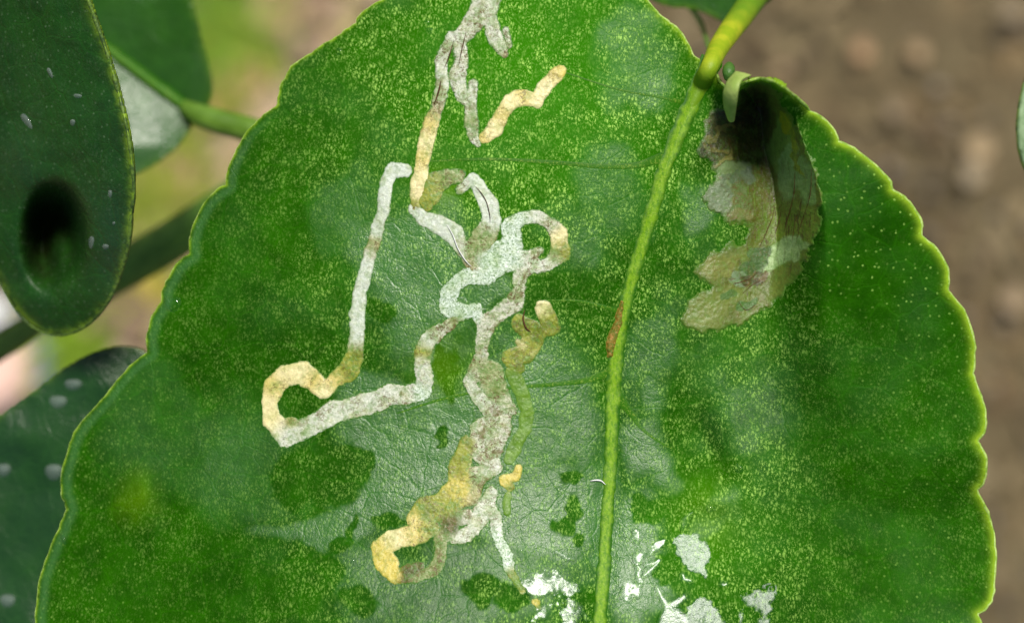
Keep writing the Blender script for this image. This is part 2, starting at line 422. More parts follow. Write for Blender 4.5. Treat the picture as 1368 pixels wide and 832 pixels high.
RIGHT = [(930, 1350), (1090, 1240), (1220, 1100), (1290, 970), (1316, 880), (1311, 832), (1308, 820), (1320, 811), (1326, 797), (1329, 781), (1330, 740), (1327, 707), (1319, 680), (1307, 655),
         (1315, 645), (1317, 633), (1317, 609), (1308, 589), (1314, 580), (1317, 565), (1316, 549), (1310, 526), (1301, 499), (1302, 488), (1302, 462), (1297, 435), (1285, 411), (1268, 388),
         (1269, 377), (1266, 357), (1255, 337), (1233, 314), (1232, 300), (1222, 280), (1211, 266), (1194, 252), (1187, 239), (1167, 219), (1143, 199), (1121, 188), (1118, 178),
         (1103, 162), (1083, 146), (1069, 133), (1056, 122), (1043, 114), (1026, 105.5), (1006, 106), (989, 112), (981, 122), (972, 120), (962, 110), (955, 96)]
TOP = [(940, 84), (926, 76), (919, 58), (908, 41), (894, 31), (881, 19), (870, 9), (864, 0), (845, -30), (800, -70), (730, -100), (650, -100), (580, -66), (530, -20)]
NOTCH = [(1308, 820), (1307, 655), (1308, 589), (1301, 499), (1268, 388), (1233, 314), (1194, 252), (1121, 188), (1083, 146), (474, 29), (408, 73), (370, 138), (300, 245), (251, 338), (213, 402), (195, 470), (134, 534), (87, 680)]
def indent(p):
    if p not in NOTCH: return [p]
    a = math.atan2(450 - p[1], 700 - p[0]); q = (p[0] + 2.5 * math.cos(a), p[1] + 2.5 * math.sin(a))
    return [q, q]
OUTLINE = chaikin([q for p in LEFT + RIGHT + TOP for q in indent(p)], 2)
OUTLINE = OUTLINE + 2.8 * np.stack([noise(OUTLINE[:, 0], OUTLINE[:, 1], 7, 42), noise(OUTLINE[:, 0], OUTLINE[:, 1], 7, 43)], 1)
ARCH = [(984, 118), (989, 111), (1005, 106), (1026, 105), (1043, 114), (1069, 133), (1083, 146)]

mid_v = MIDRIB[:, 1]; mid_u = MIDRIB[:, 0]
RV = [95, 125, 180, 240, 290, 345, 400, 460, 530, 600, 680, 800]
RU = [1044, 1050, 1070, 1092, 1102, 1104, 1106, 1112, 1130, 1150, 1170, 1180]
RH = [.40, .44, .44, .42, .38, .32, .23, .16, .11, .06, .02, 0]
def zleaf(u, v, fine=True):
    s = (u - np.interp(v, mid_v, mid_u)) * K
    d = np.abs(s)
    zl = .13 * d - .070 * d ** 2
    zr = (.02 - .09 * sstep(600, 720, v)) * d + .035 * d ** 2
    z = np.where(s < 0, zl, zr)
    z = z - .028 * np.exp(-(s / .10) ** 2)
    y = (v - 440) * K
    yb = np.minimum(np.maximum(y, 0), 2.4)
    z = z + .085 * yb ** 2 + np.maximum(y - 2.4, 0) * .25 - .09 * np.maximum(y - 2.4, 0) ** 2
    z = z - .025 * np.minimum(y, 0) ** 2
    # the fold on the right: a crest with a trough before it
    x = u - np.interp(v, RV, RU); h = np.interp(v, RV, RH)
    wl = np.interp(v, [120, 200, 330, 480], [34, 56, 66, 100])
    k = np.clip(-x / wl, 0, 1); soft = sstep(260, 400, v)
    wall = (1 - k) * (1 - soft) + (1 - k * k * (3 - 2 * k)) * soft + .12 * np.sin(math.pi * k) * (1 - soft)
    z = z + h * np.where(x < 0, wall, np.exp(-(x / 190) ** 2))
    ta = np.interp(v, [90, 140, 330, 430, 560, 680], [.20, .24, .19, .13, .07, 0])
    z = z - ta * np.where(x < -wl, np.exp(-np.abs((x + wl) / 62) ** (1.5 + .5 * soft)), k * (1 - soft) + k * k * (3 - 2 * k) * soft)
    # crease below the trough
    cx = u - np.interp(v, [480, 560, 600, 650], [915, 930, 942, 955])
    z = z - .16 * np.exp(-(cx / np.where(cx < 0, 40, 26)) ** 2) * np.exp(-((v - 590) / 55) ** 2)
    z = z + .05 * np.exp(-((u - 955) / 30) ** 2 - ((v - 668) / 16) ** 2)
    # rolled-up margin above the trough
    m = (u > 930) & (u < 1150) & (v < 260)
    if m.any():
        dd, nu, nv, _ = poly_near(u[m], v[m], ARCH, False)
        amp = np.interp(nu, [984, 1000, 1030, 1060, 1083], [.62, .86, .74, .36, .08])
        z = z.copy(); z[m] += amp * np.exp(-(dd / 22) ** 2)
    # scarred dimple at the left, soft waves everywhere
    z = z + .05 * np.exp(-((u - 190) / 26) ** 2 - ((v - 665) / 34) ** 2) - .05 * np.exp(-((u - 222) / 18) ** 2 - ((v - 680) / 30) ** 2)
    if fine:
        z = z + .024 * noise(u, v, 130, 3) + .010 * noise(u, v, 48, 4) + .006 * noise(u, v, 20, 5)
    return z

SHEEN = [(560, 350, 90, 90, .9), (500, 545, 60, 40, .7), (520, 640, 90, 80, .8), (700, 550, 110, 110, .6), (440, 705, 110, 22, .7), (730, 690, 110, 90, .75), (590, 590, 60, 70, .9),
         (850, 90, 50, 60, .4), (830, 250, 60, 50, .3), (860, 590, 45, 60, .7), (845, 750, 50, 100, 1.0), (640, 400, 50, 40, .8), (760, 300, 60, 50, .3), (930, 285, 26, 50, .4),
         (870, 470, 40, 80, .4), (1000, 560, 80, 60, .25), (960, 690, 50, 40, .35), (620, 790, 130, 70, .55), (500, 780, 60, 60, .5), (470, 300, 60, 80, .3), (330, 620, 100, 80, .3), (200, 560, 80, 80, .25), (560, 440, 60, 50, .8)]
DRY = [((400, 640, 36, 36), (440, 640, 40, 38), (475, 622, 22, 30)), ((590, 576, 8, 16), (594, 590, 6, 10)), ((470, 705, 9, 16), (455, 722, 9, 14)), ((415, 770, 46, 34), (380, 800, 50, 30)),
       ((510, 410, 22, 16),), ((597, 500, 14, 38),), ((765, 640, 16, 8), (758, 680, 14, 20), (752, 705, 14, 16), (772, 725, 12, 14)), ((680, 796, 22, 18),), ((520, 700, 20, 10),), ((602, 655, 20, 8),), ((480, 805, 30, 20),),
       ((870, 680, 24, 20), (890, 760, 20, 18), (960, 780, 30, 60)), ((640, 790, 20, 26),), ((790, 806, 12, 16),)]
def leaf_attrs(u, v, d):
    wu = u + 55 * fbm(u, v, 60, 11); wv = v + 55 * fbm(u, v, 60, 15)
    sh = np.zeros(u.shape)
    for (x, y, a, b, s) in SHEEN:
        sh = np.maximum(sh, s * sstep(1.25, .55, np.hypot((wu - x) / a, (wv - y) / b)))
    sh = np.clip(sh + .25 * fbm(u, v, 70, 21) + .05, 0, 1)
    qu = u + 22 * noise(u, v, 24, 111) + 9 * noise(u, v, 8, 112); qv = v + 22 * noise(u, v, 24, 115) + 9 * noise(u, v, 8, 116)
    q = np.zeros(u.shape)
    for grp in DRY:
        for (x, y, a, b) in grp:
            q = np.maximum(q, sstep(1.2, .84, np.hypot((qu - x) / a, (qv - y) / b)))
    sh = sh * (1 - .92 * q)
    right = sstep(1060, 1110, u) * sstep(460, 340, v)
    fl = .78 - .55 * sstep(560, 300, u) - .58 * sstep(980, 1180, u)
    fl = np.clip(fl - .8 * right + .5 * np.exp(-((u - 690) / 180) ** 2 - ((v - 150) / 160) ** 2), .06, 1)
    ye = np.exp(-((wu * .4 + u * .6 - 186) / 22) ** 2 - ((wv * .4 + v * .6 - 664) / 28) ** 2) * .55 * (1 + .9 * noise(u, v, 12, 77))
    ye = np.maximum(ye, .3 * np.exp(-((u - 945) / 40) ** 2 - ((v - 690) / 50) ** 2))
    ye = np.maximum(ye, .35 * np.exp(-((u - 590) / 36) ** 2 - ((v - 490) / 40) ** 2))
    ye = np.maximum(ye, .6 * np.exp(-((u - 588) / 26) ** 2 - ((v - 250) / 24) ** 2))
    wid = np.interp(u, [0, 500, 1000, 1300], [1.0, 1.6, 4.2, 5])
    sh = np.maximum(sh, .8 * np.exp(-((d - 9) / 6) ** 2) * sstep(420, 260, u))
    ed = np.exp(-(d / wid) ** 1.3) * .9
    gl = np.clip(.3 + .7 * right + .3 * sstep(1100, 1220, u) + .3 * sstep(300, 150, u), 0, 1)
    lit = .85 * np.exp(-((u - 720) / 230) ** 2 - ((v - 90) / 210) ** 2) + .5 * np.exp(-((u - 920) / 120) ** 2 - ((v - 720) / 100) ** 2)  # lit upper middle and lower right painted in as a lighter green
    fl = np.clip(fl + .5 * lit * sstep(430, 680, u), 0, 1.25)
    return dict(rim=.75 * sstep(950, 1080, u), painted_light=np.clip(lit, 0, 1), brown=np.zeros(u.shape), sheen=sh, fleck=fl, yellow=ye, edge=np.clip(ed, 0, 1), gland=gl)

leaf = thing('citrus_leaf', 'large glossy green leaf with white serpentine mines and a rolled right edge, across the middle', 'leaf')
vs_rows = np.concatenate([np.arange(-104, 846, 2.0), np.arange(846, 1412, 8.0)])
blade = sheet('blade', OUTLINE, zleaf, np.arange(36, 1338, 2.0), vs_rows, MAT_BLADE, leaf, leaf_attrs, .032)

# pale hyaline margin: a thin bead along the whole outline, with the crenate notches
M = OUTLINE; mz = zleaf(M[:, 0], M[:, 1]) - .012
marg = plain('leaf_margin_pale', (.34, .58, .06), (.66, .86, .26), 20, .4, .5, trans=.45)
P = place(M[:, 0], M[:, 1], mz); n = len(P); T = np.roll(P, -1, 0) - np.roll(P, 1, 0); T /= np.linalg.norm(T, axis=1)[:, None]
A = np.cross(T, [0, 0, 1.]); A /= np.linalg.norm(A, axis=1)[:, None]; B = np.cross(T, A)
th = np.linspace(0, 2 * math.pi, 8, endpoint=False)
rad = np.interp(M[:, 0], [0, 700, 1000], [.003, .004, .011]) + .006 * noise(M[:, 0], M[:, 1], 9, 41)
co = P[:, None] + rad[:, None, None] * (np.cos(th)[None, :, None] * A[:, None] + np.sin(th)[None, :, None] * B[:, None])
i = np.arange(n * 8).reshape(n, 8); j = np.roll(i, -1, 1)
make_obj('leaf_margin', co.reshape(-1, 3), np.stack([i, j, np.roll(j, -1, 0), np.roll(i, -1, 0)], -1).reshape(-1, 4)[:, ::-1], marg, leaf)

MIDRIB[:, 2] *= np.interp(MIDRIB[:, 1], [80, 300, 832], [.95, .9, .78])
strip('midrib', MIDRIB, zleaf, .018, MAT_RIB, leaf, 420, 24)
VEINS = [[(886, 210, 6), (850, 221, 4), (800, 222, 3.2), (750, 218, 2.6), (690, 214, 2.2), (640, 213, 2), (560, 216, 1)],
         [(820, 496, 6), (780, 508, 3.6), (740, 513, 3), (700, 516, 2.5), (640, 523, 2), (590, 533, 2), (530, 552, 1)],
         [(822, 525, 8), (838, 545, 5), (858, 572, 2.5), (884, 592, 1.5), (900, 600, .6)],
         [(834, 418, 4), (800, 408, 2.2), (770, 402, 1.6), (730, 401, .8)],
         [(928, 140, 4), (880, 130, 1.8), (820, 118, 1.4), (740, 92, .7)]]
VEINS = [[(a, b, c * 1.5) for a, b, c in vn] for vn in VEINS]
for vn in VEINS:
    strip('lateral_vein', vn, zleaf, .0025, MAT_VEIN, leaf, 110, 12, .003)
zb = lambda x, y: float(zleaf(np.array([float(x)]), np.array([float(y)]))[0])
tube('petiole', [(918, 156, zb(918, 156) - .03, .03), (927, 134, zb(927, 134) - .025, .055), (937, 112, zb(937, 112) + .0, .07), (948, 90, .0, .066), (959, 66, -.30, .076), (975, 42, -.70, .088), (994, 16, -1.2, .10), (1014, -14, -1.7, .11), (1050, -70, -2.2, .12)], MAT_PETIOLE, leaf, 60, 18)

# margin of the right lobe curled over so that its pale underside shows
pa = curve([(984, 98, .66), (974, 110, .70), (969, 124, .70), (969, 138, .63), (972, 150, .53), (976.5, 160, .43)], 40)
pb = curve([(1002, 103, .70), (991, 109, .77), (986, 120, .78), (983.5, 134, .71), (981, 148, .58), (977.5, 161, .44)], 40)
t = np.linspace(0, 1, 14)[None, :, None]
S = pa[:, None] * (1 - t) + pb[:, None] * t
S[:, :, 2] += .025 * np.sin(math.pi * np.linspace(0, 1, 14))[None]
fl = make_obj('curled_margin', place(S[..., 0], S[..., 1], S[..., 2]).reshape(-1, 3), grid_cells(40, 14)[:, ::-1], MAT_YELLOW_FLAP, leaf)
fm = fl.modifiers.new('thickness', 'SOLIDIFY'); fm.thickness = .02; fm.offset = -1
tube('axillary_bud', [(974, 84, .02, .01), (974, 90, .06, .04), (973, 98, .1, .045), (971, 107, .1, .02)], MAT_BUD, leaf, 20, 10)

# ------------------------------------------------------------------ the mines: raised films of dead epidermis
#        r, g, b, bubble, frass, streak
TONES = {'w': (.68, .72, .60, .4, .5, 0, .75), 'v': (.66, .73, .63, .15, .25, 0, .5), 'b': (.70, .82, .70, 1.0, .06, 0, .5), 'c': (.72, .61, .20, .1, .5, 0, .65), 'k': (.88, .79, .42, .0, .3, 0, .4),
         'y': (.70, .58, .12, .1, .3, 0, .5), 'o': (.32, .36, .040, .25, .45, 0, 1.0), 'g': (.34, .40, .17, .75, .7, 0, .9), 'e': (.15, .30, .022, .2, .12, 0, .6), 'n': (.08, .085, .012, .5, .8, 0, .8),
         's': (.64, .66, .52, .6, .95, 0, .85), 't': (.48, .44, .22, .3, .8, 0, .8), 'a': (.30, .36, .28, .3, .5, 0, .5)}
def mine(name, nodes, lift=.0045, sp=.8, edge=1.9, seed=0, mat=None, zf=zleaf, poly=None, tone=None, fray=6.0):
    if poly is None:
        pts = np.array([(p[0], p[1], p[2]) for c in nodes for p in c])
        u0, v0 = (pts[:, :2] - pts[:, 2:] - 6).min(0); u1, v1 = (pts[:, :2] + pts[:, 2:] + 6).max(0)
    else:
        pts = np.array(poly); u0, v0 = pts.min(0) - 6; u1, v1 = pts.max(0) + 6
    u, v = np.meshgrid(np.arange(u0, u1, sp), np.arange(v0, v1, sp))
    wu = u + edge * 1.3 * fbm(u, v, 13, seed + 50); wv = v + edge * 1.3 * fbm(u, v, 13, seed + 60)
    wu = wu + 3.2 * noise(u, v, 24, seed + 52); wv = wv + 3.2 * noise(u, v, 24, seed + 62)
    wu = wu + edge * .6 * fbm(u, v, 5, seed + 51); wv = wv + edge * .6 * fbm(u, v, 5, seed + 61)
    if poly is None:
        d, cc = capsules(wu, wv, nodes)
    else:
        d, _, _, ins = poly_near(wu, wv, poly); d = np.where(ins, -d, d); cc = tone(u, v, wu, wv, d)
    d = d - 1.0; keep = d < 2.2
    h = lift * sstep(1.0, -4.5, d) - .006 * sstep(-.5, 2.0, d) + .004 * fbm(u, v, 10, seed + 70) * sstep(0, -4, d) + .003 * noise(u, v, 3.2, seed + 71) * sstep(0, -3, d)
    cells = grid_cells(*u.shape); kk = keep.ravel(); cells = cells[kk[cells].all(1)]
    used = np.zeros(keep.size, bool); used[cells] = True; used = used.reshape(keep.shape); cells = compact(used, cells)
    co = place(u[used], v[used], zf(u[used], v[used]) + h[used]); c = cc[used]
    # mined tissue is browned along its rim in places
    rim = sstep(-3.0, .2, d[used]) * sstep(.0, .35, fbm(u[used], v[used], 30, seed + 80) + .05)
    rgb = c[:, :3] * (1 - .45 * rim[:, None]) + np.array([.20, .15, .02]) * .45 * rim[:, None]
    return make_obj(name, co, cells, mat or MAT_MINE, leaf, {'deep': np.clip(-d[used] / fray, 0, 1), 'bubble': c[:, 3], 'frass': c[:, 4], 'streak': c[:, 5], 'vary': c[:, 6] if c.shape[1] > 6 else .5 + 0 * c[:, 5]}, {'tone': rgb})

m1 = mine('leaf_mine', [
    [(668, -60, 18, 'w'), (655, -20, 20, 'w'), (648, 4, 19, 'w'), (637, 22, 15, 's'), (625, 38, 13, 's'), (613, 52, 11, 'w'), (603, 46, 6, 'w'), (597, 62, 6.5, 's'), (590, 87, 8.5, 'w'), (592, 111, 9, 'w'), (586, 130, 9, 's'), (583, 148, 7, 't'),
     (574, 169, 10, 'c'), (569, 190, 10.5, 'k'), (565, 215, 9, 'c'), (561, 236, 10, 'k'), (556, 262, 8, 'k'), (554, 272, 6, 'o'), (556, 282, 5, 't')],
    [(613, 52, 11, 'w'), (616, 79, 9, 's'), (611, 106, 11, 'w'), (615, 124, 9, 'w'), (628, 137, 9, 'w'), (631, 162, 10, 'g'), (634, 185, 7, 'w'), (637, 192, 4, 'w')],
    [(628, 137, 8, 'w'), (632, 112, 6, 'w')],
    [(652, 8, 12, 'w'), (656, 28, 10, 'w'), (661, 50, 10.5, 'w'), (669, 66, 8, 's'), (674, 73, 5, 't')], [(676, 41, 4.5, 'w'), (679, 60, 4, 's')]], seed=1)
m2 = mine('leaf_mine', [[(646, 184, 8, 'c'), (660, 174, 11, 'k'), (671, 154, 9, 'c'), (682, 136, 10, 'k'), (699, 130, 10.5, 'c'), (717, 133, 10, 'k'), (729, 115, 9, 'k'), (742, 101, 9, 'c'), (747, 96, 8, 'y')]], seed=2)
m3 = mine('leaf_mine', [[(541, 229, 8, 'v'), (523, 228, 9.5, 'v'), (516, 244, 8.5, 'v'), (511, 281, 8, 'v'), (503, 311, 8, 'v'), (500, 324, 8.5, 't'), (490, 351, 8, 'v'), (482, 385, 8, 'v'), (477, 419, 9, 'v'), (476, 449, 9.5, 'v'),
     (474, 476, 11, 'o'), (465, 497, 12, 'o'), (446, 507, 9, 'c'), (432, 521, 11, 'k'), (418, 507, 12, 'c'), (402, 498, 16, 'k'), (379, 501, 13, 'k'), (366, 514, 14, 'c'), (360, 537, 10, 'k'), (364, 562, 12, 'k'),
     (384, 581, 15, 'w'), (409, 572, 13, 'w'), (428, 561, 13, 'w'), (449, 548, 16, 'w'), (470, 545, 14, 'w'), (499, 537, 14, 'w'), (523, 527, 14, 'w'), (541, 527, 13, 's'), (562, 523, 14, 'b'), (568, 508, 11, 'w'), (564, 488, 11, 'w'),
     (564, 472, 11, 'o'), (572, 453, 11, 'w'), (591, 440, 10, 's'), (606, 428, 7, 'g'), (620, 422, 5, 'b')], [(386, 566, 8, 'o'), (398, 569, 7, 'o')], [(503, 540, 5, 'o'), (510, 537, 5, 'o')], [(565, 476, 6, 'o'), (566, 470, 6, 'o')]], seed=3)
m4 = mine('leaf_mine', [[(552, 279, 7, 'v'), (568, 293, 10, 'v'), (591, 302, 12, 'v'), (607, 314, 12, 'v'), (617, 335, 9, 'w'), (628, 354, 6, 't'), (640, 362, 7, 'b')],
     [(613, 253, 6, 's'), (630, 240, 8, 'v'), (640, 251, 10, 'v'), (653, 274, 12.5, 'v'), (657, 294, 12.5, 'v'), (648, 315, 16, 'g'), (632, 334, 16, 'g'), (646, 346, 11, 'b'), (662, 348, 9, 'b')]], seed=4)
m5 = mine('leaf_mine', [[(575, 262, 12, 'o'), (580, 246, 15, 'o'), (597, 238, 12, 'g'), (612, 236, 10, 'g')], [(563, 266, 7, 'o'), (572, 276, 6, 'o')]], lift=.003, seed=5)
m6 = mine('leaf_mine', [[(658, 338, 13, 'b'), (685, 329, 15, 'b'), (682, 303, 13, 'b'), (698, 292, 10, 'b'), (719, 289, 9, 'w'), (736, 299, 8, 's'), (747, 313, 11, 'k'), (750, 335, 13, 'o'), (735, 352, 8, 'w'), (717, 357, 9, 'w')],
     [(722, 336, 6, 's'), (708, 344, 9, 's'), (690, 348, 14, 'b'), (670, 351, 12, 'b'), (649, 371, 11, 'b'), (625, 369, 11, 'b'), (608, 379, 12, 'b'), (599, 395, 13, 'b'), (599, 411, 12, 'b'), (615, 418, 11, 'b'), (636, 414, 9, 'b'), (638, 424, 9, 'b')],
     [(712, 352, 12, 'w'), (696, 367, 11, 's'), (693, 388, 9, 's'), (686, 404, 13, 's'), (665, 421, 11, 's'), (649, 430, 12, 's'), (646, 452, 10, 's'), (644, 470, 9, 's')]], seed=6)
m7 = mine('leaf_mine', [[(726, 412, 11, 'k'), (733, 425, 13, 'o'), (736, 436, 13, 'o')], [(695, 432, 12, 'o'), (716, 446, 15, 'o'), (702, 470, 14, 'o'), (684, 479, 14, 'o'), (690, 490, 10, 'o')], [(692, 455, 3, 'k'), (699, 463, 9, 'k'), (712, 468, 3.5, 'k')],
     [(683, 498, 9, 'e'), (697, 524, 10, 'e'), (703, 550, 9, 'e'), (701, 572, 8, 'e'), (687, 600, 8, 'e'), (680, 614, 6, 'e')]], lift=.0045, seed=7)
m8 = mine('leaf_mine', [[(644, 474, 10, 's'), (640, 488, 13, 'g'), (628, 511, 9, 'w'), (640, 532, 9, 'w'), (654, 548, 11, 'w'), (672, 556, 12, 's')], [(655, 500, 18, 'g'), (662, 523, 16, 'g'), (682, 545, 9, 's')], [(644, 576, 18, 's'), (666, 572, 19, 's'), (660, 596, 14, 's')],
     [(646, 602, 16, 's'), (662, 624, 10, 'w'), (638, 636, 14, 's'), (628, 664, 13, 't')], [(624, 594, 12, 'o'), (615, 624, 16, 'o'), (620, 650, 20, 'y'), (596, 676, 20, 'o'), (570, 681, 18, 'o'), (556, 693, 13, 'c')],
     [(577, 705, 11, 'o'), (553, 714, 14, 'c'), (526, 720, 13, 'k'), (508, 732, 12, 'y'), (515, 750, 15, 'y'), (526, 768, 10, 'y'), (540, 773, 6, 'n'), (556, 773, 6, 'g'), (578, 762, 8, 'g'), (589, 742, 9, 'g'), (588, 720, 9, 'g'), (602, 704, 10, 'n'), (596, 696, 10, 'n'), (625, 690, 10, 's')],
     [(545, 764, 12, 'n'), (560, 755, 8, 'n')], [(606, 718, 8, 'w'), (622, 713, 10, 'w'), (634, 704, 9, 'w'), (645, 684, 13, 'w'), (658, 660, 9, 'w')],
     [(654, 680, 11, 'w'), (663, 690, 9, 'w'), (665, 716, 7.5, 'b'), (674, 738, 7, 'b'), (680, 754, 7, 'b'), (684, 766, 5, 'o'), (691, 777, 5, 'e'), (699, 788, 4, 'o')], [(716, 802, 5, 'y'), (720, 808, 4, 'o')], [(573, 692, 4, 'k'), (600, 672, 3, 'k'), (604, 690, 3, 'k')]], seed=8)
m9 = mine('leaf_mine', [[(692, 624, 4.5, 'y'), (688, 637, 6, 'y'), (673, 643, 7, 'y'), (682, 652, 5, 'o')], [(678, 662, 4.5, 'e'), (676, 684, 4, 'e')]], lift=.0045, seed=9)

def blotch_tone(u, v, wu, wv, d):
    c = np.zeros(u.shape + (6,)); c[:] = (0.195, 0.221, 0.040, .2, .35, .7)
    def put(mask, tone): c[:] = c * (1 - mask[..., None]) + np.array(tone) * mask[..., None]
    def blob(x, y, a, b, rot=0, warp=11):
        xx = u + warp * fbm(u, v, 16, 91) - x; yy = v + warp * fbm(u, v, 16, 95) - y
        cr, sr = math.cos(R(rot)), math.sin(R(rot))
        return sstep(1.12, .88, np.hypot((xx * cr + yy * sr) / a, (-xx * sr + yy * cr) / b))
    put(blob(985, 165, 50, 50), (0.111, 0.111, 0.020, .2, .4, .1)); put(blob(950, 165, 18, 22), (0.091, 0.129, 0.029, .3, .4, .0)); put(blob(945, 200, 14, 22), (0.105, 0.114, 0.025, .3, .7, .0))
    put(blob(965, 214, 28, 4, -20, 16), (0.546, 0.468, 0.150, .1, .3, 0)); put(blob(957, 182, 26, 3, -30, 16), (0.442, 0.364, 0.100, .1, .3, 0)); put(blob(978, 200, 26, 3, -40, 16), (0.416, 0.338, 0.090, .1, .3, 0)); put(blob(946, 152, 16, 3, -35, 12), (0.442, 0.416, 0.160, .1, .3, 0)); put(blob(952, 196, 18, 3, 20, 16), (0.390, 0.312, 0.080, .1, .3, 0))
    put(blob(1000, 148, 30, 28), (0.072, 0.065, 0.025, .1, .4, .2)); put(blob(1002, 195, 28, 26, 0, 16), (0.078, 0.098, 0.012, .1, .3, .4))  # brown interior painted darker for the hood's shade beside the lit wall
    put(blob(975, 232, 30, 15, -25, 15), (0.442, 0.546, 0.270, .3, .2, 0)); put(blob(956, 260, 22, 24, -20, 15), (0.494, 0.572, 0.300, .35, .3, 0)); put(blob(985, 262, 18, 26, 0, 15), (0.273, 0.338, 0.110, .6, .7, 0)); put(blob(968, 246, 9, 8), (0.260, 0.143, 0.040, .3, .9, 0)); put(blob(972, 247, 6, 5, 0, 6), (0.546, 0.600, 0.380, 0, 0, 0))
    put(blob(988, 290, 24, 9, 0, 14), (0.390, 0.338, 0.120, .4, .8, 0)); put(blob(1015, 270, 14, 55, 4), (0.221, 0.221, 0.015, .3, .5, .9))
    put(blob(1042, 190, 13, 44, 10), (0.260, 0.377, 0.080, .3, .2, .4)); put(blob(1048, 160, 7, 16, -12), (0.468, 0.442, 0.015, .1, .2, .2)); put(blob(1053, 228, 16, 36, 8), (0.364, 0.507, 0.220, .15, .1, .3)); put(blob(1077, 242, 12, 32, -5), (0.312, 0.442, 0.170, .25, .1, .35)); put(blob(1062, 200, 4, 40, -14), (0.364, 0.390, 0.030, .2, .3, .5))
    put(.8 * blob(958, 262, 20, 20, -20, 22), (.36, .42, .33, .2, .3, 0)); put(.8 * blob(985, 236, 20, 9, -25, 20), (.30, .38, .28, .2, .3, 0))
    put(blob(1050, 300, 40, 38), (0.260, 0.312, 0.050, .3, .5, 1.0)); put(blob(1042, 340, 34, 14, -42), (0.494, 0.600, 0.330, .3, .15, .4)); put(blob(1066, 335, 10, 16, 30), (0.468, 0.572, 0.280, .3, .15, .4))
    put(blob(1010, 350, 26, 12, -35), (0.092, 0.160, 0.056, .4, .4, .2)); put(blob(962, 352, 30, 17, -30), (0.290, 0.281, 0.081, .1, .35, 0)); put(blob(985, 333, 16, 8, -20), (0.224, 0.236, 0.074, .1, .3, 0))
    put(blob(950, 412, 42, 26, -15), (0.238, 0.258, 0.059, .1, .25, 0)); put(blob(940, 425, 20, 6, -20), (0.290, 0.304, 0.093, .1, .1, 0)); put(blob(1000, 412, 40, 18, -30), (0.211, 0.220, 0.050, .2, .35, 0)); put(blob(1040, 385, 20, 26, 40), (0.198, 0.228, 0.043, .2, .3, .2))
    put(blob(985, 374, 16, 12), (0.264, 0.319, 0.223, .5, .75, 0)); put(blob(1006, 372, 20, 11, -20), (.085, .070, .018, .2, .9, 0)); put(blob(997, 408, 14, 8, -25), (.10, .19, .045, .4, .2, 0)); put(blob(973, 398, 10, 7, -25), (.11, .19, .045, .4, .2, 0))
    put(.55 * sstep(-9, 0, d) * (u < 1035), (0.132, 0.182, 0.031, .1, .3, 0)); put(.6 * sstep(-5, 0, d) * (u >= 1035), (0.066, 0.152, 0.012, .1, .2, 0))
    # shade between midrib and crease painted in by darkening the brown tissue
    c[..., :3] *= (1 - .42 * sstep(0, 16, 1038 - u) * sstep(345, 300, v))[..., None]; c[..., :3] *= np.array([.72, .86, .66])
    return c
BLOTCH = [(938, 178), (940, 160), (952, 146), (968, 142), (985, 140), (992, 122), (1012, 114), (1030, 118), (1048, 140), (1066, 172), (1086, 215), (1097, 258), (1094, 300), (1082, 335), (1064, 368), (1042, 398), (1022, 418), (1000, 430), (978, 434),
          (960, 442), (935, 443), (914, 438), (908, 424), (918, 406), (938, 390), (952, 383), (934, 374), (928, 362), (944, 346), (968, 330), (996, 322), (1000, 302), (978, 298), (952, 284), (935, 266), (946, 246), (958, 232), (946, 218), (934, 200)]
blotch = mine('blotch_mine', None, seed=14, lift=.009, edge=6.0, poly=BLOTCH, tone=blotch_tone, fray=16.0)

def on(u, v, h=0.0): return float(zleaf(np.array([float(u)]), np.array([float(v)]))[0]) + h
def hair(name, pts, r, mat, par, h=.016):
    return tube(name, [(x, y, on(x, y, h), r * (.35 if k in (0, len(pts) - 1) else 1)) for k, (x, y) in enumerate(pts)], mat, par, 30, 6)
hair('frass_line', [(634, 248), (643, 258), (650, 270), (654, 286), (655, 296)], .0028, MAT_BROWN, m4)
hair('torn_edge', [(597, 300), (605, 314), (612, 332), (622, 348), (630, 356)], .0038, MAT_FIBRE, m4, .018)
hair('frass_line', [(606, 55), (600, 75), (594, 90)], .004, MAT_BROWN, m1)
hair('frass_line', [(623, 42), (618, 62), (613, 86)], .004, MAT_BROWN, m1)
hair('frass_line', [(589, 108), (586, 122), (580, 140)], .007, MAT_BROWN, m1)
hair('frass_line', [(701, 414), (699, 426), (703, 438), (709, 443)], .006, MAT_BROWN, m7, .012)
for pts in ([(1030, 250), (1034, 280), (1024, 310), (1012, 335)], [(1062, 230), (1060, 262), (1050, 300), (1046, 320)], [(1084, 226), (1082, 262), (1070, 300), (1062, 330)], [(1073, 262), (1064, 290), (1058, 322)], [(1046, 262), (1042, 290), (1036, 312)],
            [(1022, 372), (1006, 380), (992, 392)], [(1014, 362), (1002, 372), (985, 378), (972, 380)], [(986, 402), (996, 414), (1008, 408), (1010, 400)]):
    hair('frass_line', pts, .003, MAT_BROWN, blotch, .009)
mine('scar', [[(831, 404, 3, 'n'), (828, 424, 5, 'n'), (823, 442, 6, 'n'), (818, 458, 5.5, 'n'), (816, 474, 4, 'n')]], lift=.024, seed=12, mat=MAT_SCAR)

